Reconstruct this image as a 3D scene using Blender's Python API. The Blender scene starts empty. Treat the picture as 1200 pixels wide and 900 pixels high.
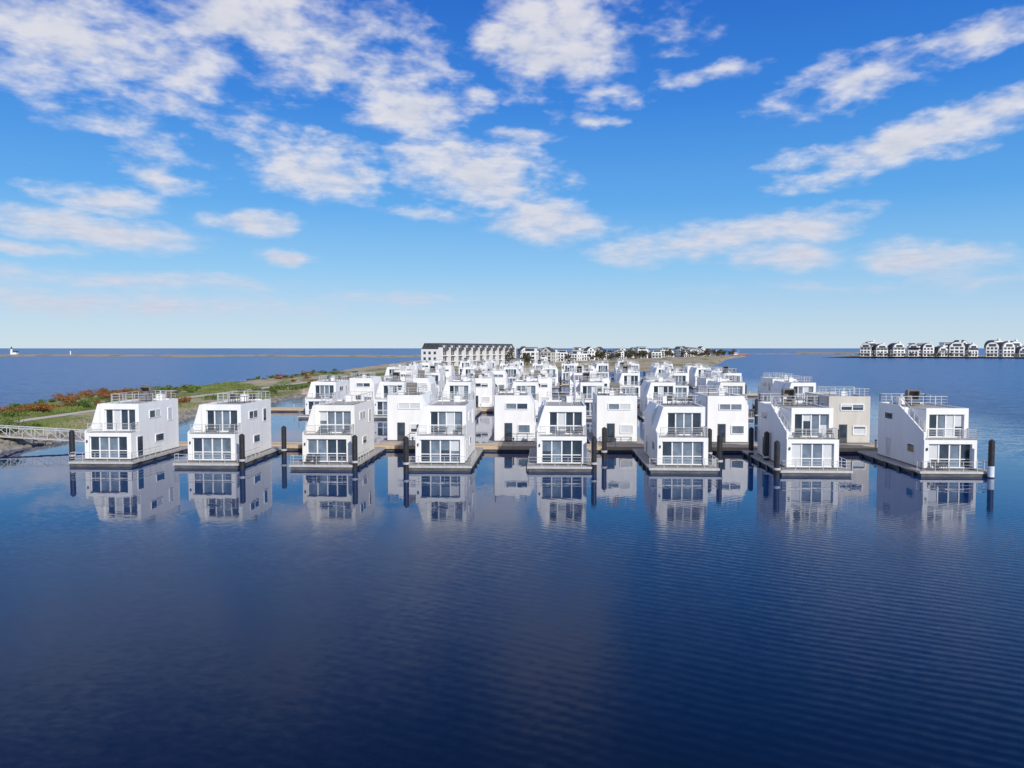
import bpy, math, random
from mathutils import Vector, Matrix, noise as mnoise
random.seed(7)
scene = bpy.context.scene
scene.view_settings.view_transform='Standard'
scene.view_settings.look='None'
scene.view_settings.exposure=0
H=12.0; F=900.0; PITCH=math.atan(42/F)

# ---------------- camera
cam=bpy.data.cameras.new("camera"); camo=bpy.data.objects.new("camera",cam)
scene.collection.objects.link(camo)
cam.sensor_width=36; cam.lens=27; cam.clip_start=0.5; cam.clip_end=120000
camo.location=(0,0,H); camo.rotation_euler=(math.radians(90)-PITCH,0,0)
scene.camera=camo

def px(x,y,z=0.0):
    cx=(x-600)/F; cy=(450-y)/F
    d=Vector((cx, math.cos(PITCH)+cy*math.sin(PITCH), -math.sin(PITCH)+cy*math.cos(PITCH)))
    t=(z-H)/d.z
    return (d.x*t, d.y*t)

# ---------------- materials
class NT:
    def __init__(s,tree): s.t=tree; s.n=tree.nodes; s.l=tree.links
    def add(s,typ,**kw):
        n=s.n.new(typ)
        for k,v in kw.items(): setattr(n,k,v)
        return n
    def set(s,sock,v):
        if hasattr(v,'is_output') or isinstance(v,bpy.types.NodeSocket): s.l.new(v,sock)
        else: sock.default_value=v
    def math(s,op,a,b=0.0,c=None,clamp=False):
        n=s.add('ShaderNodeMath',operation=op); n.use_clamp=clamp
        s.set(n.inputs[0],a); s.set(n.inputs[1],b)
        if c is not None: s.set(n.inputs[2],c)
        return n.outputs[0]
    def vmath(s,op,a,b=None,sc=None):
        n=s.add('ShaderNodeVectorMath',operation=op)
        s.set(n.inputs[0],a)
        if b is not None: s.set(n.inputs[1],b)
        if sc is not None: s.set(n.inputs['Scale'],sc)
        return n.outputs[0]
    def mix(s,f,a,b,blend='MIX'):
        n=s.add('ShaderNodeMix',data_type='RGBA',blend_type=blend)
        s.set(n.inputs[0],f); s.set(n.inputs[6],a); s.set(n.inputs[7],b)
        return n.outputs[2]
    def noise(s,vec,scale,detail=4,rough=0.55,dist=0.0,out=0):
        n=s.add('ShaderNodeTexNoise'); s.l.new(vec,n.inputs['Vector'])
        n.inputs['Scale'].default_value=scale; n.inputs['Detail'].default_value=detail
        n.inputs['Roughness'].default_value=rough; n.inputs['Distortion'].default_value=dist
        return n.outputs[out]
    def mapr(s,v,a,b,c=0.0,d=1.0,smooth=False):
        n=s.add('ShaderNodeMapRange'); 
        if smooth: n.interpolation_type='SMOOTHSTEP'
        s.set(n.inputs[0],v); s.set(n.inputs[1],a); s.set(n.inputs[2],b); s.set(n.inputs[3],c); s.set(n.inputs[4],d)
        return n.outputs[0]
    def scalev(s,vec,sx,sy,sz,rot=0.0):
        n=s.add('ShaderNodeMapping'); s.l.new(vec,n.inputs[0]); n.inputs['Scale'].default_value=(sx,sy,sz)
        n.inputs['Rotation'].default_value=(0,0,rot)
        return n.outputs[0]

def C(r,g,b): return (r,g,b,1)
MATS={}
def newmat(name):
    m=bpy.data.materials.new(name); m.use_nodes=True
    nt=NT(m.node_tree); b=m.node_tree.nodes['Principled BSDF']
    MATS[name]=m
    return m,nt,b
def noisy(name,c1,c2,scale=1.0,rough=0.7,bump=0.0,coord='Object',spec=0.5,metal=0.0,stretch=(1,1,1),detail=4):
    m,nt,b=newmat(name)
    tc=nt.add('ShaderNodeTexCoord')
    src=tc.outputs['Object'] if coord=='Object' else nt.add('ShaderNodeNewGeometry').outputs['Position']
    v=nt.scalev(src,*stretch)
    n=nt.noise(v,scale,detail)
    f=nt.mapr(n,0.3,0.7)
    nt.l.new(nt.mix(f,C(*c1),C(*c2)),b.inputs['Base Color'])
    b.inputs['Roughness'].default_value=rough
    b.inputs['Metallic'].default_value=metal
    b.inputs['Specular IOR Level'].default_value=spec
    if bump>0:
        bp=nt.add('ShaderNodeBump'); nt.l.new(n,bp.inputs['Height']); bp.inputs['Distance'].default_value=bump
        nt.l.new(bp.outputs[0],b.inputs['Normal'])
    return m,nt,b

def siding(name,c1,c2,vertical=False,pitch=0.2,depth=0.25):
    m,nt,b=newmat(name)
    tc=nt.add('ShaderNodeTexCoord'); o=tc.outputs['Object']
    sp=nt.add('ShaderNodeSeparateXYZ'); nt.l.new(o,sp.inputs[0])
    ax=nt.math('ADD',sp.outputs[0],sp.outputs[1]) if vertical else sp.outputs[2]
    fr=nt.math('FRACT',nt.math('DIVIDE',ax,pitch))
    groove=nt.mapr(fr,0.0,0.12,1.0,0.0)
    v=nt.scalev(o,1.5,1.5,0.25)
    n=nt.noise(v,1.0,5)
    col=nt.mix(nt.mapr(n,0.35,0.75),C(*c1),C(*c2))
    oi=nt.add('ShaderNodeObjectInfo')
    col=nt.mix(nt.math('MULTIPLY',oi.outputs['Random'],0.14),col,C(c2[0]*.75,c2[1]*.75,c2[2]*.75))
    col=nt.mix(nt.math('MULTIPLY',groove,depth),col,C(c2[0]*.4,c2[1]*.4,c2[2]*.42))
    wz=nt.mapr(nt.math('ADD',sp.outputs[2],nt.math('MULTIPLY',n,.5)),.6,1.3,.3,0)
    col=nt.mix(wz,col,C(c2[0]*.6,c2[1]*.6,c2[2]*.55))
    nt.l.new(col,b.inputs['Base Color']); b.inputs['Roughness'].default_value=0.55
    return m
siding('white_wall',(0.82,0.82,0.81),(0.73,0.73,0.72),False,0.22,0.2)
siding('cream_wall',(0.79,0.77,0.73),(0.71,0.69,0.64),False,0.22,0.22)
siding('grey_wall',(0.58,0.55,0.50),(0.48,0.45,0.40),True,0.18,0.5)
siding('plaster_far',(0.82,0.81,0.80),(0.74,0.73,0.72),False,3.0,0.3)
noisy('frame_white',(0.80,0.80,0.80),(0.74,0.74,0.74),3,0.4)
noisy('hull',(0.05,0.05,0.05),(0.13,0.12,0.11),1.2,0.75,stretch=(1,1,3))
noisy('deck',(0.27,0.24,0.21),(0.40,0.37,0.33),2.0,0.75,stretch=(6,0.6,1))
noisy('jetty_wood',(0.42,0.31,0.20),(0.56,0.44,0.30),1.5,0.75,stretch=(6,0.8,1))
noisy('roof_deck',(0.30,0.29,0.27),(0.42,0.40,0.37),1.5,0.8)
noisy('steel',(0.46,0.47,0.48),(0.58,0.59,0.60),3,0.35,metal=0.2)
noisy('dark_frame',(0.04,0.045,0.05),(0.07,0.07,0.075),3,0.5)
noisy('pile_black',(0.012,0.012,0.014),(0.03,0.03,0.033),1.5,0.45)
noisy('pile_band',(0.55,0.6,0.7),(0.75,0.78,0.8),1.5,0.5)
noisy('wicker',(0.12,0.11,0.10),(0.22,0.20,0.18),6,0.8)
noisy('cushion',(0.10,0.16,0.28),(0.16,0.22,0.34),4,0.9)
noisy('slate_roof',(0.035,0.036,0.042),(0.075,0.075,0.085),0.7,0.6)
noisy('red_paint',(0.45,0.05,0.03),(0.30,0.04,0.03),1.5,0.5)
noisy('rock',(0.10,0.095,0.085),(0.30,0.28,0.25),0.6,0.9,coord='W')
noisy('gravel_path',(0.42,0.37,0.30),(0.54,0.49,0.41),0.8,0.95,coord='W')
noisy('curtain',(0.46,0.49,0.52),(0.64,0.65,0.66),4,0.35,stretch=(8,8,0.3))
for nm,c in (('glass',(0.022,0.032,0.045)),('glass_mid',(0.09,0.115,0.145))):
    m,nt,b=noisy(nm,c,tuple(x*2.2 for x in c),0.9,0.06)
    b.inputs['IOR'].default_value=1.7
def foliage(name,c1,c2,c3):
    m,nt,b=newmat(name)
    g=nt.add('ShaderNodeNewGeometry')
    n=nt.noise(g.outputs['Position'],0.35,3)
    r=g.outputs['Random Per Island']
    c=nt.mix(nt.mapr(n,0.35,0.65),C(*c1),C(*c2))
    c=nt.mix(nt.mapr(r,0.55,1.0,0,0.8),c,C(*c3))
    nt.l.new(c,b.inputs['Base Color']); b.inputs['Roughness'].default_value=0.8
    b.inputs['Specular IOR Level'].default_value=0.2
foliage('leaf_green',(0.05,0.10,0.02),(0.10,0.15,0.03),(0.16,0.19,0.05))
foliage('leaf_red',(0.24,0.06,0.03),(0.16,0.10,0.03),(0.30,0.16,0.05))
foliage('leaf_far',(0.05,0.06,0.03),(0.09,0.08,0.045),(0.13,0.09,0.05))
foliage('grass_blade',(0.10,0.17,0.03),(0.17,0.20,0.06),(0.33,0.28,0.14))
foliage('bark',(0.08,0.06,0.045),(0.11,0.085,0.06),(0.09,0.07,0.05))

m,nt,b=newmat('terrain')
g=nt.add('ShaderNodeNewGeometry'); P=g.outputs['Position']
n1=nt.noise(nt.scalev(P,1,0.35,1),0.07,5,0.6); n2=nt.noise(P,0.9,5,0.6); n3=nt.noise(P,0.035,3)
grass=nt.mix(nt.mapr(n2,0.3,0.7),C(0.07,0.125,0.02),C(0.17,0.20,0.05))
dry=nt.mix(nt.mapr(n2,0.3,0.7),C(0.28,0.23,0.15),C(0.46,0.40,0.30))
sp=nt.add('ShaderNodeSeparateXYZ'); nt.l.new(P,sp.inputs[0])
# the far banks are drier sand and reed
dryer=nt.mapr(sp.outputs[1],260,420,0,.10)
col=nt.mix(nt.mapr(nt.math('ADD',n1,dryer),0.47,0.57),grass,dry)
red=nt.mix(nt.mapr(n3,0.55,0.65),col,C(0.19,0.10,0.05)); 
col=nt.mix(0.35,col,red)
shore=nt.mapr(nt.math('ADD',sp.outputs[2],nt.math('MULTIPLY',n2,0.6)),0.75,1.15)
col=nt.mix(shore,C(0.27,0.23,0.18),col)
nt.l.new(col,b.inputs['Base Color']); b.inputs['Roughness'].default_value=0.95; b.inputs['Specular IOR Level'].default_value=0.1
bp=nt.add('ShaderNodeBump'); nt.l.new(n2,bp.inputs['Height']); bp.inputs['Distance'].default_value=0.4; nt.l.new(bp.outputs[0],b.inputs['Normal'])

# ---------------- mesh builder
import bmesh
class B:
    def __init__(s): s.v=[]; s.f=[]; s.m=[]; s.mats=[]
    def mi(s,m):
        if m not in s.mats: s.mats.append(m)
        return s.mats.index(m)
    def box(s,x0,x1,y0,y1,z0,z1,m):
        i=len(s.v); k=s.mi(m)
        s.v+=[(x0,y0,z0),(x1,y0,z0),(x1,y1,z0),(x0,y1,z0),(x0,y0,z1),(x1,y0,z1),(x1,y1,z1),(x0,y1,z1)]
        for q in ((3,2,1,0),(4,5,6,7),(0,1,5,4),(1,2,6,5),(2,3,7,6),(3,0,4,7)):
            s.f.append(tuple(i+a for a in q)); s.m.append(k)
    def prism(s,pts,off,m):
        n=len(pts); i=len(s.v); k=s.mi(m)
        s.v+=[tuple(p) for p in pts]; s.v+=[(p[0]+off[0],p[1]+off[1],p[2]+off[2]) for p in pts]
        s.f.append(tuple(range(i,i+n))); s.m.append(k)
        s.f.append(tuple(reversed(range(i+n,i+2*n)))); s.m.append(k)
        for a in range(n):
            b=(a+1)%n; s.f.append((i+a,i+n+a,i+n+b,i+b)); s.m.append(k)
    def bar(s,p,q,r,m):
        p=Vector(p);q=Vector(q);d=(q-p).normalized()
        u=d.cross(Vector((0,0,1))); 
        if u.length<0.1: u=Vector((1,0,0))
        u.normalize(); w=d.cross(u).normalized()
        pts=[p+u*r+w*r,p-u*r+w*r,p-u*r-w*r,p+u*r-w*r]
        s.prism(pts,tuple(q-p),m)
    def cyl(s,x,y,z0,z1,r,m,n=14,r2=None):
        r2=r if r2 is None else r2
        i=len(s.v);k=s.mi(m)
        for a in range(n):
            t=2*math.pi*a/n; s.v.append((x+r*math.cos(t),y+r*math.sin(t),z0))
        for a in range(n):
            t=2*math.pi*a/n; s.v.append((x+r2*math.cos(t),y+r2*math.sin(t),z1))
        for a in range(n):
            b=(a+1)%n; s.f.append((i+a,i+b,i+n+b,i+n+a)); s.m.append(k)
        s.f.append(tuple(range(i+n,i+2*n))); s.m.append(k)
    def mesh(s,name,fixn=True):
        me=bpy.data.meshes.new(name); me.from_pydata(s.v,[],s.f)
        for k in s.mats: me.materials.append(MATS[k])
        me.polygons.foreach_set('material_index',s.m)
        if fixn:
            bm=bmesh.new(); bm.from_mesh(me); bmesh.ops.recalc_face_normals(bm,faces=bm.faces); bm.to_mesh(me); bm.free()
        me.update(); return me
    def obj(s,name,parent=None,loc=(0,0,0),rot=0,fixn=True):
        o=bpy.data.objects.new(name,s.mesh(name,fixn)); scene.collection.objects.link(o)
        o.location=loc; o.rotation_euler=(0,0,rot)
        if parent: o.parent=parent
        return o
def empty(name,loc,rot=0,scale=1):
    e=bpy.data.objects.new(name,None); scene.collection.objects.link(e)
    e.empty_display_size=0.5
    e.location=loc; e.rotation_euler=(0,0,rot); e.scale=(scale,)*3
    return e

# ---------------- house
def glaz(b,x0,x1,y,z0,z1,n,dirn=-1,fm='frame_white',fw=0.06,transom=None):
    w=(x1-x0)/n
    for i in range(n):
        r=random.random()
        m='glass' if r<0.45 else ('glass_mid' if r<0.85 else 'curtain')
        a,c=x0+i*w+0.03,x0+(i+1)*w-0.03
        ya,yb=sorted((y+dirn*0.01,y+dirn*0.04))
        zt=z0+(z1-z0)*random.choice([0,0,random.uniform(.25,.7)])
        if zt>z0+.1:
            b.box(a,c,ya,yb,z0+.03,zt,m); b.box(a,c,ya,yb,zt,z1-.03,random.choice(['glass_mid','curtain','glass','glass_mid']))
        else: b.box(a,c,ya,yb,z0+.03,z1-.03,m)
    fa,fb=sorted((y,y+dirn*0.10))
    for i in range(n+1):
        xx=x0+i*w; b.box(xx-fw,xx+fw,fa,fb,z0,z1,fm)
    ya,yb=sorted((y,y+dirn*0.09))
    b.box(x0,x1,ya,yb,z0-0.05,z0+0.05,fm)
    b.box(x0,x1,ya,yb,z1-0.06,z1+0.05,fm)
    if transom: b.box(x0,x1,ya,yb,transom-.04,transom+.04,fm)
def glaz_side(b,x,y0,y1,z0,z1,n,s,fm='frame_white'):
    w=(y1-y0)/n
    for i in range(n):
        m='glass' if random.random()<0.7 else 'curtain'
        xa,xb=sorted((x+s*0.005,x+s*0.03)); b.box(xa,xb,y0+i*w+.03,y0+(i+1)*w-.03,z0+.03,z1-.03,m)
    for i in range(n+1):
        xa,xb=sorted((x,x+s*0.06)); yy=y0+i*w; b.box(xa,xb,yy-.04,yy+.04,z0,z1,fm)
    for z in (z0,z1):
        xa,xb=sorted((x,x+s*0.055)); b.box(xa,xb,y0,y1,z-.04,z+.04,fm)
def rail(b,pts,h=0.95,m='steel',r=0.022,bars=3,step=1.3):
    for i in range(len(pts)-1):
        p=Vector(pts[i]);q=Vector(pts[i+1]);L=(q-p).length;n=max(1,round(L/step))
        for k in range(n+1):
            c=p.lerp(q,k/n); b.box(c.x-r*1.3,c.x+r*1.3,c.y-r*1.3,c.y+r*1.3,c.z,c.z+h,m)
        for j in range(bars):
            z=h*(1-j/ (bars)); b.bar(p+Vector((0,0,z)),q+Vector((0,0,z)),r*(1.2 if j==0 else 0.7),m)
PL=14.4
def hooded_chair(b,x,y,z,s=1):
    b.box(x-.6,x+.6,y-.35,y+.4,z+.1,z+.5,'wicker')
    b.box(x-.5,x+.5,y-.4,y+.1,z+.5,z+.58,'cushion')
    b.prism([(x-.62,y-.1,z+.5),(x-.62,y+.42,z+.5),(x-.62,y+.5,z+1.3),(x-.62,y+.2,z+1.65),(x-.62,y-.3,z+1.6),(x-.62,y-.35,z+1.35)],(0.1,0,0),'wicker')
    b.prism([(x+.52,y-.1,z+.5),(x+.52,y+.42,z+.5),(x+.52,y+.5,z+1.3),(x+.52,y+.2,z+1.65),(x+.52,y-.3,z+1.6),(x+.52,y-.35,z+1.35)],(0.1,0,0),'wicker')
    b.prism([(x-.52,y+.42,z+.5),(x-.52,y+.5,z+1.3),(x-.52,y+.2,z+1.65),(x-.52,y-.3,z+1.6),(x-.52,y-.28,z+1.52),(x-.52,y+.15,z+1.55),(x-.52,y+.42,z+1.25),(x-.52,y+.34,z+.5)],(1.04,0,0),'wicker')
def chair(b,x,y,z,m='dark_frame'):
    for dx in (-.22,.22):
        for dy in (-.22,.22): b.box(x+dx-.02,x+dx+.02,y+dy-.02,y+dy+.02,z,z+.43,m)
    b.box(x-.26,x+.26,y-.26,y+.26,z+.43,z+.49,m)
    b.box(x-.26,x+.26,y+.22,y+.27,z+.5,z+.95,m)
def table(b,x,y,z,m='dark_frame'):
    for dx in (-.5,.5):
        for dy in (-.3,.3): b.box(x+dx-.025,x+dx+.025,y+dy-.025,y+dy+.025,z,z+.7,m)
    b.box(x-.6,x+.6,y-.4,y+.4,z+.7,z+.75,m)

def build_house_meshes(kind,wall,seed):
    random.seed(seed)
    parts={}
    b=B()
    b.box(-3.2,3.2,0.05,PL-.05,-0.6,0.38,'hull')
    b.box(-3.3,3.3,0,PL,0.385,0.5,'deck')
    b.box(-3.34,3.34,-0.04,0,0.30,0.52,'steel')
    b.box(-3.34,-3.3,0,PL,0.30,0.52,'steel'); b.box(3.3,3.34,0,PL,0.30,0.52,'steel')
    for k in range(5):
        yy=1+k*3; b.box(3.345,3.46,yy,yy+.6,-.15,.35,'pile_black'); b.box(-3.46,-3.345,yy,yy+.6,-.15,.35,'pile_black')
    parts['pontoon']=b.mesh('pontoon')
    w=B()
    w.box(-2.4,2.5,1.6,11.5,0.5,3.3,wall)
    w.box(-2.4,-1.95,1.3,1.6,0.5,3.3,wall); w.box(2.05,2.5,1.3,1.6,0.5,3.3,wall)
    w.box(-1.95,2.05,1.3,1.6,2.92,3.3,wall)
    ux=-1.5
    w.box(ux,2.5,3.2,11.5,3.3,6.0,wall)
    w.box(ux,-1.2,2.9,3.2,3.3,6.0,wall); w.box(2.1,2.5,2.9,3.2,3.3,6.0,wall)
    w.box(-1.2,2.1,2.9,3.2,5.6,6.0,wall)
    if kind=='A':
        w.prism([(-2.4,2.5,3.3),(ux,2.5,3.3),(ux,2.5,6.2),(-1.68,2.5,6.2),(-2.4,2.5,3.9)],(0,3.2,0),wall)
        w.prism([(-2.4,5.7,3.3),(ux,5.7,3.3),(ux,5.7,6.2),(-1.85,5.7,6.2),(-2.4,5.7,5.0)],(0,5.8,0),wall)
        w.prism([(-2.4,1.32,3.3),(-2.4,2.5,3.3),(-2.4,2.5,3.9),(-2.4,1.32,3.5)],(0.12,0,0),wall)
        w.box(2.35,2.5,2.9,11.5,6.0,6.2,wall); w.box(ux,2.35,2.9,3.05,6.0,6.2,wall); w.box(ux,2.35,11.35,11.5,6.0,6.2,wall)
    else:
        w.prism([(-2.4,1.4,3.3),(-2.4,11.5,3.3),(-2.4,11.5,6.2),(-2.4,6.6,6.2),(-2.4,1.4,3.95)],(0.14,0,0),wall)
        w.box(-2.26,ux,6.6,11.5,3.3,6.0,wall)
        for k in range(14):
            y0=2.3+k*0.307; w.box(-2.26,ux,y0,y0+0.307,3.3,3.3+0.19*(k+1),wall)
        w.box(2.35,2.5,2.9,11.5,6.0,6.2,wall); w.box(ux,2.35,2.9,3.05,6.0,6.2,wall); w.box(-2.26,2.35,11.35,11.5,6.0,6.2,wall)
    w.box(-2.2,2.48,1.32,2.88 if kind=='B' else 2.48,3.303,3.33,'roof_deck')
    w.box(ux+.02,2.33,3.07,11.33,6.003,6.04,'roof_deck')
    w.box(-2.41,2.51,1.28,11.51,0.502,0.6,'dark_frame')
    parts['walls']=w.mesh('walls')
    g=B()
    glaz(g,-1.93,2.03,1.6,0.66,2.9,4,transom=1.45)
    glaz(g,-1.18,2.08,3.2,3.40,5.58,4,transom=random.choice([None,4.2]))
    glaz(g,-1.6,1.1,11.5,4.5,5.25,2,dirn=1)
    g.box(0.3,1.25,11.5,11.56,0.6,2.8,'dark_frame'); g.box(0.42,1.13,11.56,11.58,1.2,2.7,'glass')
    glaz(g,-1.9,-0.4,11.5,1.6,2.6,1,dirn=1)
    glaz_side(g,2.5,5,7.4,4.5,5.3,2,1); glaz_side(g,2.5,9,10,3.9,5.3,1,1)
    glaz_side(g,2.5,2.4,3.6,0.7,2.8,1,1); glaz_side(g,2.5,6.2,8,1.8,2.6,1,1)
    glaz_side(g,-2.4,3.2,4.6,1.8,2.6,1,-1); glaz_side(g,-2.4,8.4,9.4,0.7,2.7,1,-1)
    if kind=='B': glaz_side(g,-2.4,8,9.8,4.6,5.3,1,-1)
    g.cyl(2.56,11.2,0.6,6.1,.04,'steel',8); g.box(-2.2,-2.08,1.18,1.3,2.3,2.55,'dark_frame')
    parts['windows']=g.mesh('windows')
    r=B()
    rail(r,[(-2.1,1.38,3.33),(2.44,1.38,3.33),(2.44,2.85,3.33)],0.95,bars=6)
    y0=random.choice([4.6,5.5,6.3]) if kind=='A' else 6.8
    xl=ux+.1 if kind=='A' else -2.3
    rail(r,[(xl,y0,6.2),(2.42,y0,6.2),(2.42,11.42,6.2),(xl,11.42,6.2),(xl,y0+.2,6.2)],0.9,bars=3)
    if kind=='B':
        r.bar((-2.3,1.6,4.9),(-2.3,6.6,7.1),0.03,'steel')
        for k in range(6): 
            t=k/5; yy=1.6+5*t; zz=4.0+2.2*t; r.box(-2.33,-2.28,yy-.02,yy+.03,zz,zz+.9,'steel')
    rail(r,[(-3.2,.9,0.5),(-3.2,0.1,0.5),(3.2,0.1,0.5),(3.2,6,0.5)],0.9,bars=3,r=0.018)
    parts['railings']=r.mesh('railings')
    f=B()
    if random.random()<.6: table(f,random.uniform(-.6,1.0),2.15,3.33); chair(f,1.9,2.0,3.33)
    if random.random()<.6: chair(f,-1.6,.75,.5); chair(f,-.8,.75,.5)
    if random.random()<.35 or (kind=='B' and seed==104): hooded_chair(f,random.uniform(-.8,1.6),random.uniform(8,10.4),6.04)
    if random.random()<.5: table(f,.8,7.2,6.04); chair(f,1.9,7.4,6.04); chair(f,-.3,7.3,6.04)
    x=random.uniform(-.9,1.6); f.box(x-.35,x+.35,10.3,11.0,6.04,6.75,'frame_white'); f.cyl(x,10.65,6.75,7.15,.09,'steel',8)
    parts['furniture']=f.mesh('furniture')
    return parts
VAR=[]
for i,(k,wl) in enumerate([('A','white_wall'),('A','white_wall'),('A','white_wall'),('B','white_wall'),('B','white_wall'),('B','grey_wall'),('A','cream_wall'),('A','white_wall'),('B','white_wall')]):
    VAR.append(build_house_meshes(k,wl,100+i))
ROT=math.radians(-2.6)
def house(v,x,y,rot=0.0,flip=False,scale=1):
    e=empty('floating_house',(x,y,0),rot+(math.pi if flip else 0),scale)
    for n,me in VAR[v].items():
        if not me.polygons: continue
        o=bpy.data.objects.new(n,me); scene.collection.objects.link(o); o.parent=e
    return e
random.seed(11)
front=[(118,547,0),(241,549,1),(378,551,6),(513,552,2),(658,553,7),(802,555,1),(957,558,3),(1121,559,4)]
for x,y,v in front:
    X,Y=px(x,y); house(v,X,Y,ROT)
def rowy(d,X): return d+math.tan(ROT)*X
def jetty(x0,x1,d,w=2.4):
    b=B(); 
    L=(x1-x0)/math.cos(ROT)
    b.box(0,L,0,w,0.32,0.62,'jetty_wood'); b.box(0,L,0.15,w-.15,-.4,0.32,'hull')
    b.box(0,L,-.06,0,0.25,0.66,'jetty_wood'); b.box(0,L,w,w+.06,0.25,0.66,'jetty_wood')
    x=3
    while x<L:
        b.box(x-.08,x+.08,.2,.36,.62,1.5,'steel'); b.box(x-.1,x+.1,.18,.38,1.5,1.6,'dark_frame'); x+=5.9
    return b.obj('jetty',None,(x0,rowy(d,x0),0),ROT)
D0=74+PL+0.25
jetty(-50,46,D0)
D1=D0+2.4+.3
for x,v in ((484,0),(608,1),(725,8),(850,2),(985,5)):
    X=(x-600)/F*96.5; house(v,X,rowy(D1+PL,X),ROT,True)
rows=[(128,'F',-33,[0,1,2,3,4,5,6,7]),(128+2*PL+3.0,'B',-29,range(0,8)),
      (178,'F',-31,range(0,8)),(178+2*PL+3.0,'B',-27,range(0,8)),
      (229,'F',-36,range(0,9)),(229+2*PL+3.0,'B',-33,range(0,9)),
      (280,'F',-37,range(0,9)),(280+2*PL+3.0,'B',-34,range(0,9)),(333,'F',-33,range(0,8))]
for d,k,x0,ks in rows:
    for j in ks:
        if d>130 and random.random()<0.06: continue
        X=x0+11.6*j+random.uniform(-.5,.5)
        v=random.choice([0,1,2,3,4,5,6,0,1,2,3,7,8,7])
        house(v,X,rowy(d,X)+random.uniform(-.3,.3),ROT,k=='B')
for d in (128,178,229,280): jetty(-56 if d<200 else -50,62,d+PL+.25)
def pile(x,y,h=3.2,band=False):
    b=B(); b.cyl(0,0,-1.5,h,0.27,'pile_black',16); b.cyl(0,0,h,h+.18,0.29,'pile_black',16,0.08)
    if band: b.cyl(0,0,0.1,1.1,0.285,'pile_band',16)
    else: b.cyl(0,0,0.75,0.95,0.33,'steel',16)
    b.obj('mooring_pile',None,(x,y,0))
for x,y in ((85,543),(284,549),(333,536),(416,551),(476,553),(491,533),(696,553),(708,538),(831,540),(843,550),(880,538),(910,560),(898,545)):
    X,Y=px(x,y); pile(X,Y,3.3)
X,Y=px(1161,560); pile(X,Y,3.4,True)
random.seed(5)
for d,k,x0,ks in rows[:7]:
    for j in ks:
        if random.random()<.6: 
            X=x0+11.6*j+4.1; pile(X,rowy(d,X)+ (random.uniform(0,3) if k=='F' else -random.uniform(0,3)),3.4)

# ---------------- terrain strip (left)
near=[(-175,30),(-120,58),(-80,77),(-62,85),(-58.5,96),(-57,108),(-54.5,122),(-56,137),(-54,160),(-52.5,176),(-50,216),(-48,277),(-45,330),(-42,368),(20,375),(75,395),(120,470),(170,620),(235,830),(330,1080)]
far=[(-215,52),(-165,82),(-118,112),(-95,138),(-96,150),(-97,163),(-98,176),(-97,190),(-96,208),(-94,228),(-91,268),(-88,320),(-86,375),(-86,450),(-86,550),(-80,680),(-40,800),(60,980),(190,1180),(330,1300)]
def lerp_curve(c,t):
    f=t*(len(c)-1); i=min(int(f),len(c)-2); u=f-i
    p0=Vector(c[max(i-1,0)]);p1=Vector(c[i]);p2=Vector(c[i+1]);p3=Vector(c[min(i+2,len(c)-1)])
    return 0.5*((2*p1)+(p2-p0)*u+(2*p0-5*p1+4*p2-p3)*u*u+(3*p1-p0-3*p2+p3)*u**3)
PATH_S=0.36
def hgt(t,s):
    a=lerp_curve(near,t);c=lerp_curve(far,t); p=a.lerp(c,s); w=(c-a).length
    e=min(s*w,(1-s)*w)
    k=min(1,e/6); k=k*k*(3-2*k)
    n=mnoise.noise(Vector((p.x*.05,p.y*.05,0)))*0.9+mnoise.noise(Vector((p.x*.2,p.y*.2,3)))*0.3
    pd=abs(s-PATH_S)*w; pf=min(1,max(0,(pd-3)/5))
    z=-0.6+k*(1.9)+k*(n*pf)+0.25*mnoise.noise(Vector((p.x*.3,p.y*.3,9)))*(1-k)
    return p,z
NT_,NS=420,46
b=B(); 
for i in range(NT_+1):
    for j in range(NS+1):
        s=j/NS; p,z=hgt(i/NT_,s)
        b.v.append((p.x,p.y,z))
k=b.mi('terrain')
for i in range(NT_):
    for j in range(NS):
        a=i*(NS+1)+j; b.f.append((a,a+1,a+NS+2,a+NS+1)); b.m.append(k)
o=b.obj('ground'); 
for p in o.data.polygons: p.use_smooth=True
b=B(); k=b.mi('gravel_path')
for i in range(NT_+1):
    t=i/NT_*0.62; a=lerp_curve(near,t);c=lerp_curve(far,t);w=(c-a).length
    for sgn in (-1,1):
        s=PATH_S+sgn*2.1/w; p,z=hgt(t,s); b.v.append((p.x,p.y,z+.06))
for i in range(NT_):
    b.f.append((2*i,2*i+1,2*i+3,2*i+2)); b.m.append(k)
b.obj('path')

def clump(b,cx,cy,cz,rx,rz,n,leaf,m):
    k=b.mi(m)
    lobes=[(random.uniform(-.6,.6)*rx,random.uniform(-.6,.6)*rx,random.uniform(.25,.75)*rz,random.uniform(.35,.6)) for _ in range(5)]
    for _ in range(n):
        l=random.choice(lobes)
        d=Vector((random.gauss(0,1),random.gauss(0,1),random.gauss(0,1))).normalized()*(random.random()**.4)
        c=Vector((cx+l[0]+d.x*l[3]*rx,cy+l[1]+d.y*l[3]*rx,cz+l[2]+d.z*l[3]*rz*.6))
        u=Vector((random.gauss(0,1),random.gauss(0,1),random.gauss(0,1))).normalized()
        w=u.cross(Vector((random.gauss(0,1),random.gauss(0,1),random.gauss(0,1)))).normalized()
        s=leaf*random.uniform(.6,1.3); u*=s; w*=s*.6
        i=len(b.v); b.v+=[tuple(c-u),tuple(c+w),tuple(c+u),tuple(c-w)]; b.f.append((i,i+1,i+2,i+3)); b.m.append(k)
random.seed(21)
gs,rs,tw=B(),B(),B()
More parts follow.
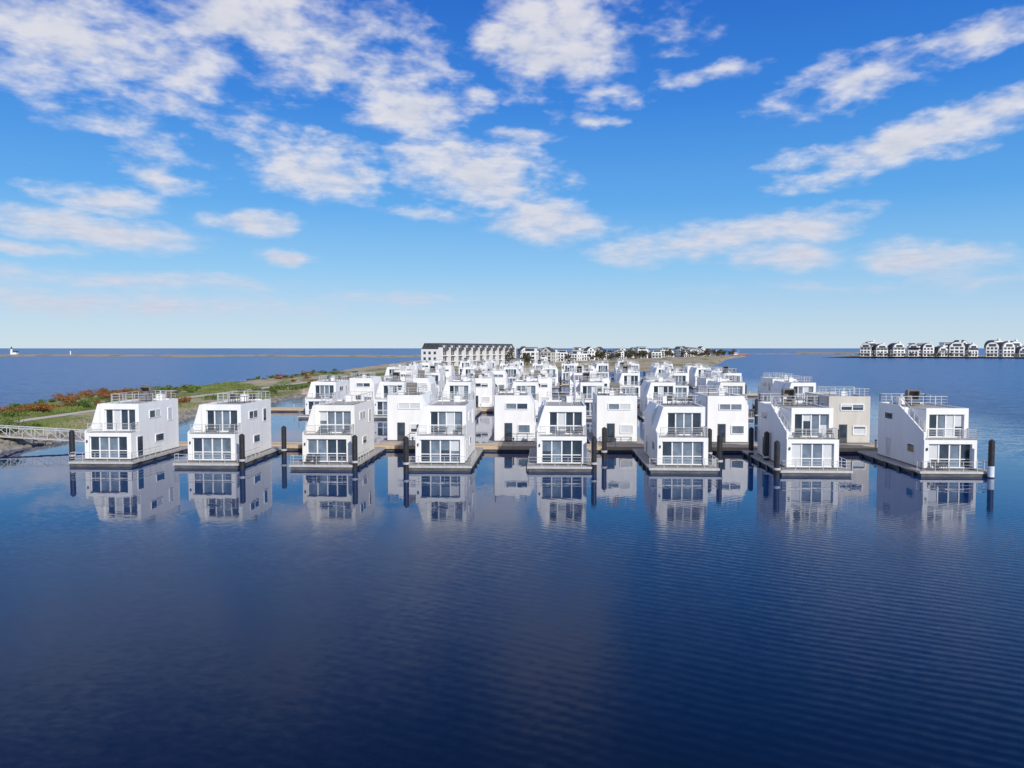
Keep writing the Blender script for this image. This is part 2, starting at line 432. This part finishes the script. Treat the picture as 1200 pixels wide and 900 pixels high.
for _ in range(460):
    t=random.uniform(0.08,0.62); s=random.random()
    if abs(s-PATH_S)<.09: continue
    if s<.1 or s>.95: continue
    p,z=hgt(t,s)
    if mnoise.noise(Vector((p.x*.03,p.y*.02,5)))<-.15: continue
    d=math.hypot(p.x,p.y)
    red=mnoise.noise(Vector((p.x*.04,p.y*.03,1)))+random.uniform(-.25,.25)>0.04
    r=random.uniform(.8,2.4); hh=random.uniform(.7,1.9)
    clump(rs if red else gs,p.x,p.y,z-.1,r,hh,int(260 if d<200 else 120),.14 if d<200 else .27,'leaf_red' if red else 'leaf_green')
    for q in range(3): tw.bar((p.x,p.y,z-.2),(p.x+random.uniform(-.5,.5)*r,p.y+random.uniform(-.5,.5)*r,z+hh*.7),.03,'bark')
rs.obj('autumn_shrubs',fixn=False); gs.obj('green_shrubs',fixn=False); tw.obj('shrub_stems')
gb=B(); k=gb.mi('grass_blade')
for _ in range(26000):
    t=random.uniform(0.08,0.5)**1.0; s=random.random()
    p,z=hgt(t,s)
    if abs(s-PATH_S)*50<2.9 or z<.5: continue
    if mnoise.noise(Vector((p.x*.08,p.y*.06,2)))<-.05: continue
    for q in range(3):
        a=random.uniform(0,6.28); w=.03+.0002*p.y; h=random.uniform(.12,.38)
        cx,cy=p.x+random.uniform(-.3,.3),p.y+random.uniform(-.3,.3)
        i=len(gb.v); lx,ly=random.uniform(-.2,.2),random.uniform(-.2,.2)
        gb.v+=[(cx-w*math.cos(a),cy-w*math.sin(a),z-.05),(cx+w*math.cos(a),cy+w*math.sin(a),z-.05),(cx+lx,cy+ly,z+h)]
        gb.f.append((i,i+1,i+2)); gb.m.append(k)
gb.obj('grass',fixn=False)
bm=bmesh.new(); bmesh.ops.create_icosphere(bm,subdivisions=1,radius=1); iv=[v.co.copy() for v in bm.verts]; ifc=[tuple(v.index for v in f.verts) for f in bm.faces]; bm.free()
rb=B(); k=rb.mi('rock')
for _ in range(2600):
    t=random.uniform(0.07,0.58); w=(lerp_curve(far,t)-lerp_curve(near,t)).length
    s=random.uniform(-.2,3.6)/w
    if random.random()<.25: s=1-s
    p,z=hgt(t,min(1,max(0,s)))
    r=random.uniform(.18,.55); sc=Vector((r*random.uniform(.8,1.4),r*random.uniform(.8,1.4),r*random.uniform(.5,.9)))
    rot=Matrix.Rotation(random.uniform(0,6.28),3,'Z')
    i=len(rb.v)
    for v in iv:
        q=rot@Vector((v.x*sc.x,v.y*sc.y,v.z*sc.z))*random.uniform(.85,1.15); rb.v.append((p.x+q.x,p.y+q.y,max(z,-.1)+.05+q.z))
    for f in ifc: rb.f.append(tuple(i+a for a in f)); rb.m.append(k)
rb.obj('shore_rocks',fixn=False)

def gangway(p,q):
    b=B(); p=Vector(p);q=Vector(q);d=(q-p);L=d.length;u=d/L; s=Vector((-u.y,u.x,0)).normalized()
    for sg in (-.8,.8):
        o=s*sg; n=12
        b.bar(p+o,q+o,.06,'steel'); b.bar(p+o+Vector((0,0,1.15)),q+o+Vector((0,0,1.15)),.06,'steel')
        for i in range(n+1):
            c=p.lerp(q,i/n)+o; b.box(c.x-.035,c.x+.035,c.y-.035,c.y+.035,c.z,c.z+1.15,'steel')
            if i<n:
                e=p.lerp(q,(i+1)/n)+o
                if i%2: b.bar(c,e+Vector((0,0,1.15)),.03,'steel')
                else: b.bar(c+Vector((0,0,1.15)),e,.03,'steel')
    b.prism([p+s*.75,p-s*.75,p-s*.75-Vector((0,0,.08)),p+s*.75-Vector((0,0,.08))],tuple(d),'jetty_wood')
    b.obj('gangway')
gangway((-68,93,1.7),(-49.5,D0+3.6,0.75))

# ---------------- resort buildings on the far land
def terrace():
    e=empty('apartment_terrace',(-40.5,425,1.2),math.atan2(95,42))
    w=B();g=B();r=B(); n=11; u=9.2
    for i in range(n):
        x0=i*u; dep=11
        w.box(x0,x0+u,0.0,dep,0,10.2,'plaster_far')
        w.box(x0-.35,x0+.35,-2.4,0,0,11.2,'plaster_far')
        w.box(x0+.35,x0+u-.35,-1.2,0,3.1,3.3,'plaster_far'); w.box(x0+.35,x0+u-.35,-1.2,0,6.4,6.6,'plaster_far')
        for z in (.3,3.5,6.8):
            g.box(x0+.5,x0+u-.5,-.06,-.01,z,z+2.75,'glass')
            for q in range(1,4): g.box(x0+.9+q*1.85-.06,x0+.9+q*1.85+.06,-.12,-.06,z,z+2.7,'frame_white')
        r.prism([(x0+.35,-1.9,10.2),(x0+.35,dep+.3,10.2),(x0+.35,dep-1.6,13.6),(x0+.35,.2,13.6)],(u-.7,0,0),'slate_roof')
        r.box(x0+3.3,x0+5.6,-1.9,2,10.9,12.3,'frame_white'); g.box(x0+3.5,x0+5.4,-1.96,-1.91,11.0,12.2,'glass')
    w.box(n*u-.35,n*u+.35,-2.4,11,0,11.2,'plaster_far')
    for z in (1,4.2,7.4):
        for y in (1.5,4.8,8): g.box(-.45,-.40,y,y+1.5,z,z+1.5,'glass')
    w.box(-.38,0,0,11,0,10.2,'plaster_far')
    w.obj('walls',e);g.obj('windows',e);r.obj('roof',e)
terrace()
def far_house_meshes(style,seed,wall='plaster_far'):
    random.seed(seed); w=B();g=B();r=B()
    W=random.uniform(7,11); Dp=random.uniform(9,12); h=random.choice([6,8.5,9])
    w.box(-W/2,W/2,0,Dp,0,h,wall)
    for z in ([.6,3.6] if h<7 else [.6,3.5,6.2]):
        n=3
        for i in range(n):
            x0=-W/2+.6+i*(W-.8)/n; g.box(x0,x0+(W-.8)/n-.9,-.06,-.01,z,z+1.7,'glass')
        for y in (1.5,Dp*.6):
            g.box(W/2+.01,W/2+.06,y,y+1.8,z,z+1.6,'glass'); g.box(-W/2-.06,-W/2-.01,y,y+1.8,z,z+1.6,'glass')
    w.box(-W/2+.2,W/2-.2,-1.3,-.07,3.1,3.3,'frame_white')
    if style=='gable':
        r.prism([(-W/2-.4,-.5,h),(W/2+.4,-.5,h),(0,-.5,h+3.8)],(0,Dp+1,0),'slate_roof')
        w.prism([(-W/2+.2,-.56,h),(W/2-.2,-.56,h),(0,-.56,h+3.4)],(0,.05,0),wall)
        g.box(-.8,.8,-.64,-.58,h+.4,h+1.9,'glass')
    elif style=='barrel':
        pts=[(-W/2-.4,-.6,h-2.5)]+[(-(W/2+.4)*math.cos(math.pi*a/10),-.6,h-1.5+5.0*math.sin(math.pi*a/10)) for a in range(11)]+[(W/2+.4,-.6,h-2.5)]
        r.prism([(x,1.6,z) for x,_,z in pts],(0,Dp-.8,0),'slate_roof')
        w.prism([(x*.94,0,z if z<h-2 else (z-h+1.5)*.92+h-1.5) for x,_,z in pts],(0,1.55,0),wall)
        w.box(W*.15,W*.3,3,4.5,h,h+4.5,wall)
        g.box(-W*.28,W*.28,-.07,-.02,h-.4,h+1.7,'glass')
    else:
        w.box(-W/2,W/2,0,.3,h,h+.5,wall); w.box(-W/2,W/2,Dp-.3,Dp,h,h+.5,wall)
        w.box(-W/2+1.5,W/2-1,2.5,Dp-.5,h,h+2.9,wall); r.box(-W/2+1.1,W/2-.6,2.1,Dp,h+2.9,h+3.3,'slate_roof')
        g.box(-W/2+2,W/2-1.5,2.42,2.48,h+.5,h+2.4,'glass')
    return {'walls':w.mesh('walls'),'windows':g.mesh('windows'),'roof':r.mesh('roof')}
FH=[far_house_meshes(s,i,'grey_wall' if i==5 else 'plaster_far') for i,s in enumerate(['flat','gable','flat','gable','flat','gable','flat','gable','flat'])]
BH=[far_house_meshes('barrel',50+i) for i in range(4)]
def far_house(ms,x,y,rot,sc=1,z=1.2):
    e=empty('resort_house',(x,y,z),rot,sc)
    for n,me in ms.items():
        o=bpy.data.objects.new(n,me); scene.collection.objects.link(o); o.parent=e
random.seed(33)
for i in range(85):
    t=random.random(); xp=612+t*232; d=520+t*520+random.uniform(-40,140)
    X=(xp-600)/F*d
    far_house(random.choice(FH),X,d,random.uniform(-.6,.6),random.uniform(.65,1.0)*(1 if t<.4 else 1.05))
def far_tree(b,x,y,z,h,r,leaf,n):
    b.cyl(x,y,z-.3,z+h*.5,.3,'bark',6,.12)
    for q in range(4):
        a=random.uniform(0,6.28); b.bar((x,y,z+h*.3),(x+math.cos(a)*r*.6,y+math.sin(a)*r*.6,z+h*.7),.1,'bark')
    clump(b,x,y,z+h*.25,r,h*.75,n,leaf,'leaf_far')
tb=B()
for i in range(150):
    xp=random.choice([random.uniform(600,860),random.uniform(690,765),random.uniform(760,860)]); t=(xp-612)/232
    d=500+t*500+random.uniform(-50,140); X=(xp-600)/F*d
    far_tree(tb,X,d,1.1,random.uniform(5,11),random.uniform(2.5,4.5),.8,90)
tb.obj('distant_trees',fixn=False)

def island(name,pts,h=1.6,mat='terrain',inner=8.0):
    bm=bmesh.new(); vs=[bm.verts.new((x,y,-.8)) for x,y in pts]; f=bm.faces.new(vs); f.normal_update()
    if f.normal.z<0: f.normal_flip()
    bmesh.ops.inset_region(bm,faces=[f],thickness=inner,depth=0)
    top=[x for x in bm.faces if x is f][0] if f.is_valid else bm.faces[-1]
    for v in top.verts: v.co.z=h
    me=bpy.data.meshes.new(name); bm.to_mesh(me); bm.free(); me.materials.append(MATS[mat])
    o=bpy.data.objects.new(name,me); scene.collection.objects.link(o); return o
def pz(x,d): return ((x-600)/F*d,d)
island('ground',[pz(960,1010),pz(1000,960),pz(1060,930),pz(1150,900),pz(1300,860),pz(1340,1000),pz(1150,1150),pz(1000,1120)])
random.seed(44)
xp=1014
while xp<1290:
    d=985-(xp-1000)*.35; sc=random.uniform(1.25,1.6); X,Y=pz(xp,d)
    far_house(random.choice(BH),X,Y,math.atan2(-X,Y)*0.5+random.uniform(-.45,.45),sc,1.4)
    if random.random()<.5: X,Y=pz(xp+8,d+60); far_house(random.choice(BH+FH),X,Y,random.uniform(-.3,.3),sc*1.15,1.4)
    xp+=random.uniform(16,22)
tb=B()
for i in range(45):
    X,Y=pz(random.uniform(1000,1290),random.uniform(925,960)); far_tree(tb,X,Y-(X-420)*.1,1.2,random.uniform(3,7),random.uniform(1.5,3),.6,60)
tb.obj('distant_trees',fixn=False)
def spit(name,pts,mat,h):
    b=B(); k=b.mi(mat); n=len(pts)
    for x,y,w in pts:
        b.v+=[(x,y-w,-.5),(x,y-w*.6,h*.8),(x,y,h),(x,y+w*.6,h*.8),(x,y+w,-.5)]
    for i in range(n-1):
        for j in range(4):
            a=i*5+j; b.f.append((a,a+5,a+6,a+1)); b.m.append(k)
    return b.obj(name)
spit('breakwater',[(*pz(932,1900),1),(*pz(940,1900),8),(*pz(1000,1850),8),(*pz(1120,1800),8)],'rock',3.2)
pts=[]
for i in range(60):
    xp=-120+i*11.2; d=1250-2.2*i+math.sin(i*.7)*30
    X,Y=pz(xp,d); pts.append((X,Y,130+80*math.sin(i*.5)*math.sin(i*.13)))
spit('sand_spit',pts,'terrain',1.7)
pts=[(*pz(855,1500),5),(*pz(880,1520),50),(*pz(930,1560),60),(*pz(985,1500),30),(*pz(1000,1480),3)]
spit('sand_spit',pts,'terrain',1.3)
X,Y=pz(14,1350)
e=empty('lighthouse',(X,Y,.8)); b=B(); b.cyl(0,0,0,10,2.2,'frame_white',20,1.5); b.cyl(0,0,10,10.4,2.5,'dark_frame',20); b.obj('tower',e)
b=B(); b.cyl(0,0,10.4,12.6,1.1,'glass',16); b.cyl(0,0,12.6,14.2,1.5,'slate_roof',16,.1)
rail(b,[(-2,-2,10.4),(2,-2,10.4),(2,2,10.4),(-2,2,10.4),(-2,-2,10.4)],1.0); b.obj('lantern_room',e)
b=B(); b.box(3,10,-3,3,0,4,'frame_white'); b.prism([(2.6,-3.4,4),(2.6,3.4,4),(2.6,0,6.5)],(8,0,0),'slate_roof'); b.obj('keepers_house',e)
X,Y=pz(83,1320); e=empty('beacon',(X,Y,.8)); b=B(); b.cyl(0,0,0,5,.9,'frame_white',14,.7); b.cyl(0,0,5,6.5,1.2,'frame_white',14,.2); b.obj('tower',e)
X,Y=pz(866,1180)
e=empty('red_boat',(X,Y,0)); b=B()
b.prism([(-12,-2.5,-.5),(11,-2.5,-.5),(14,-2.5,2.4),(-12,-2.5,1.8)],(0,5,0),'red_paint'); b.obj('hull',e)
b=B(); b.box(-9,-3,-1.8,1.8,1.9,5,'frame_white'); b.box(-9.1,-2.9,-1.9,1.9,3.4,4.3,'glass'); b.bar((-1,0,2),(-1,0,10),.15,'steel'); b.obj('cabin',e)

# ---------------- water
m,nt,b=newmat('water')
g=nt.add('ShaderNodeNewGeometry'); P=g.outputs['Position']
sp=nt.add('ShaderNodeSeparateXYZ'); nt.l.new(P,sp.inputs[0])
dist=nt.math('SQRT',nt.math('ADD',nt.math('MULTIPLY',sp.outputs[0],sp.outputs[0]),nt.math('MULTIPLY',sp.outputs[1],sp.outputs[1])))
nA=nt.noise(nt.scalev(P,1,1.5,1,0.3),2.2,2,.5,out=1)
nB=nt.noise(nt.scalev(P,.7,1.6,1,-0.35),0.35,1,.5,out=1)
half=(0.5,0.5,0.5)
near_=nt.mapr(sp.outputs[1],60,43,0,1,True)
farm=nt.math('MAXIMUM',nt.mapr(dist,110,330),nt.math('MAXIMUM',nt.mapr(sp.outputs[0],-60,-105),nt.mapr(nt.math('SUBTRACT',sp.outputs[0],nt.math('MULTIPLY',sp.outputs[1],.12)),40,72)))
patch=nt.noise(P,0.02,2,.5)
ampA=nt.math('ADD',nt.math('ADD',nt.mapr(patch,.35,.7,.006,.022),nt.math('MULTIPLY',near_,.055)),nt.math('MULTIPLY',farm,.42))
ampB=nt.math('ADD',nt.math('ADD',.006,nt.math('MULTIPLY',near_,.006)),nt.math('MULTIPLY',farm,.22))
slope=nt.vmath('ADD',nt.vmath('SCALE',nt.vmath('SUBTRACT',nA,half),sc=ampA),nt.vmath('SCALE',nt.vmath('SUBTRACT',nB,half),sc=ampB))
wv=nt.add('ShaderNodeTexWave'); nt.l.new(nt.scalev(P,1,1,1,math.radians(-62)),wv.inputs[0]); wv.inputs['Scale'].default_value=.5; wv.inputs['Distortion'].default_value=6; wv.inputs['Detail'].default_value=2; wv.inputs['Detail Scale'].default_value=.3
wa=nt.math('MULTIPLY',nt.math('SUBTRACT',wv.outputs[1],.5),nt.math('MULTIPLY',nt.mapr(sp.outputs[0],-12,18),nt.mapr(sp.outputs[1],66,45,0,.05)))
cw=nt.add('ShaderNodeCombineXYZ'); nt.l.new(nt.math('MULTIPLY',wa,.5),cw.inputs[0]); nt.l.new(wa,cw.inputs[1])
slope=nt.vmath('ADD',slope,cw.outputs[0])
slope=nt.vmath('MULTIPLY',slope,(1,1,0))
nrm=nt.vmath('NORMALIZE',nt.vmath('ADD',slope,(0,0,1)))
nt.l.new(nrm,b.inputs['Normal'])
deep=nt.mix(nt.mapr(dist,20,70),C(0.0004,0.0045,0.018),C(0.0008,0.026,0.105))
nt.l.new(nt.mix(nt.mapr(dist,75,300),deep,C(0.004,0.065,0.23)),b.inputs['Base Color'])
b.inputs['IOR'].default_value=1.33
nt.l.new(nt.math('SUBTRACT',.5,nt.math('ADD',nt.math('MULTIPLY',near_,.18),nt.math('MULTIPLY',farm,.22))),b.inputs['Specular IOR Level'])
nt.l.new(nt.math('MAXIMUM',nt.math('MULTIPLY',near_,.20),nt.math('ADD',.02,nt.math('MULTIPLY',farm,.25))),b.inputs['Roughness'])
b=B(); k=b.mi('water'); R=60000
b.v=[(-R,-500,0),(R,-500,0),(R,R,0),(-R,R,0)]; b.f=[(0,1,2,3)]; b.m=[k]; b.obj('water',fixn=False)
# ---------------- sun & sky
SD=Vector((0.42,-0.80,0.52)).normalized()
sun=bpy.data.lights.new('sun','SUN'); sun.energy=4.3; sun.angle=math.radians(.5); sun.color=(1,.96,.89)
so=bpy.data.objects.new('sun',sun); scene.collection.objects.link(so); so.rotation_euler=(SD).to_track_quat('Z','Y').to_euler(); so.location=(50,-50,80)
world=bpy.data.worlds.new("World"); scene.world=world; world.use_nodes=True
nt=NT(world.node_tree); bg=world.node_tree.nodes['Background']
sky=nt.add('ShaderNodeTexSky',sky_type='NISHITA'); sky.sun_disc=False
sky.sun_elevation=math.asin(SD.z); sky.sun_rotation=math.atan2(SD.x,SD.y)
sky.air_density=1.0; sky.dust_density=0.2; sky.ozone_density=1.5
STR=0.10
tc=nt.add('ShaderNodeTexCoord'); Dv=tc.outputs['Generated']
sp=nt.add('ShaderNodeSeparateXYZ'); nt.l.new(Dv,sp.inputs[0]); dx,dy,dz=sp.outputs
az=nt.math('ARCTAN2',dx,dy); el=nt.math('ARCSINE',dz)
rp=nt.add('ShaderNodeValToRGB'); nt.l.new(nt.mapr(el,0,1.0),rp.inputs[0])
def lin(c): 
    return tuple(((x/255)/12.92 if x/255<=.04045 else ((x/255+.055)/1.055)**2.4) for x in c)+(1,)
stops=[(0,(198,220,236)),(.04,(180,211,238)),(.10,(140,197,241)),(.18,(92,169,238)),(.30,(52,133,225)),(.46,(24,96,201)),(.75,(14,74,170)),(1,(10,58,145))]
els=rp.color_ramp.elements
els[0].position=0; els[0].color=lin(stops[0][1]); els[1].position=1; els[1].color=lin(stops[-1][1])
for p_,c_ in stops[1:-1]:
    e_=els.new(p_); e_.color=lin(c_)
air=nt.mix(1.0,rp.outputs[0],C(1/STR,1/STR,1/STR),'MULTIPLY')
hs=nt.add('ShaderNodeHueSaturation'); nt.l.new(sky.outputs[0],hs.inputs['Color']); hs.inputs['Saturation'].default_value=1.15
clear=nt.mix(.88,hs.outputs[0],air)
cb=nt.add('ShaderNodeCombineXYZ'); nt.l.new(az,cb.inputs[0]); nt.l.new(el,cb.inputs[1])
zc=nt.math('ADD',nt.math('MAXIMUM',dz,0.0),0.14)
pl=nt.add('ShaderNodeCombineXYZ'); nt.l.new(nt.math('DIVIDE',dx,zc),pl.inputs[0]); nt.l.new(nt.math('DIVIDE',dy,zc),pl.inputs[1])
PV=pl.outputs[0]
def dirang(x,y):
    cx=(x-600)/F; cy=(450-y)/F
    d=Vector((cx, math.cos(PITCH)+cy*math.sin(PITCH), -math.sin(PITCH)+cy*math.cos(PITCH))).normalized()
    return math.atan2(d.x,d.y), math.asin(d.z)
# warp the lookup a little so that the cloud groups get uneven, billowed outlines
wn=nt.noise(nt.scalev(cb.outputs[0],1,1.6,1),11,2,.6,out=1)
cbw=nt.vmath('ADD',cb.outputs[0],nt.vmath('MULTIPLY',nt.vmath('SUBTRACT',wn,(.5,.5,.5)),(.09,.03,0)))
ell=[ (60,30,230,60,-6,.88),(120,85,190,34,-10,.70),(330,38,210,50,-5,.9),(300,98,110,22,-8,.65),(650,45,92,62,0,1),(800,38,50,28,0,.7),(480,122,90,34,-4,1),
 (370,197,95,34,-5,1),(560,205,115,38,-14,1),(640,258,90,26,-6,1),(500,248,90,9,-6,.75),(160,155,90,22,-12,.75),(185,203,70,18,-10,.7),
 (1090,160,160,22,13,1),(950,185,60,14,10,.8),(1010,92,110,24,8,.85),(830,82,80,12,4,.65),(1160,35,100,20,14,.7),(800,288,120,20,2,.95),(930,265,90,18,4,1),(1080,300,95,20,-4,1),(930,300,80,17,0,.95),
 (118,231,72,15,-2,1),(100,268,140,18,-4,1),(285,260,60,13,0,.95),(338,300,48,10,-2,.95),(30,293,70,8,0,.85),
 (150,328,260,11,0,.75),(120,355,300,18,0,.78),(480,352,170,9,0,.66),(730,112,60,18,-8,.65),(1190,325,140,12,0,.65),(600,158,60,9,0,.75),(700,143,40,7,0,.8),(950,338,260,9,0,.55),(515,168,22,6,0,.9)]
acc=None
for (x,y,w,h,r,wt) in ell:
    a0,e0=dirang(x,y)
    mp=nt.add('ShaderNodeMapping',vector_type='TEXTURE'); nt.l.new(cbw,mp.inputs[0])
    mp.inputs['Location'].default_value=(a0,e0,0); mp.inputs['Rotation'].default_value=(0,0,math.radians(r)); mp.inputs['Scale'].default_value=(w/F*1.25,h/F*1.5,1)
    gr=nt.add('ShaderNodeTexGradient',gradient_type='SPHERICAL'); nt.l.new(mp.outputs[0],gr.inputs[0])
    v=gr.outputs[1] if wt==1 else nt.math('MULTIPLY',gr.outputs[1],wt**(1/.55))
    acc=v if acc is None else nt.math('MAXIMUM',acc,v)
acc=nt.math('POWER',acc,.55)
behind=nt.mapr(dy,.45,.2); above=nt.mapr(el,.52,.62)
acc=nt.math('MAXIMUM',acc,nt.math('MULTIPLY',.58,nt.math('MAXIMUM',behind,above)))
n2=nt.noise(nt.scalev(PV,1.0,1.0,1,-.3),9,3,.6,.1)
n3=nt.noise(nt.scalev(cb.outputs[0],1,1.9,1,.12),14,5,.58,.15)
c1=nt.math('MULTIPLY',nt.math('SUBTRACT',n3,.5),nt.mapr(el,.08,.2,1.8,2.7))
c2=nt.math('MULTIPLY',nt.math('SUBTRACT',n2,.5),nt.mapr(el,.10,.3,.4,1.8))
dens=nt.math('ADD',nt.math('MULTIPLY',acc,1.28),nt.math('MULTIPLY',nt.math('ADD',c1,c2),.60))
alpha=nt.mapr(dens,.44,1.22,0,.92,True)
alpha=nt.math('MULTIPLY',alpha,nt.mapr(el,.0,.05))
thick=nt.mapr(dens,.8,1.4)
ccol=nt.mix(nt.mapr(n2,.36,.62),C(.64/STR,.67/STR,.77/STR),C(.83/STR,.82/STR,.85/STR))
ccol=nt.mix(nt.math('MULTIPLY',thick,.45),ccol,C(.60/STR,.61/STR,.69/STR))
ccol=nt.mix(nt.mapr(el,.22,.04,0,.7),ccol,C(.58/STR,.60/STR,.74/STR))
out=nt.mix(alpha,clear,ccol)
nt.l.new(out,bg.inputs[0]); bg.inputs[1].default_value=STR
print('objects',len(bpy.data.objects))
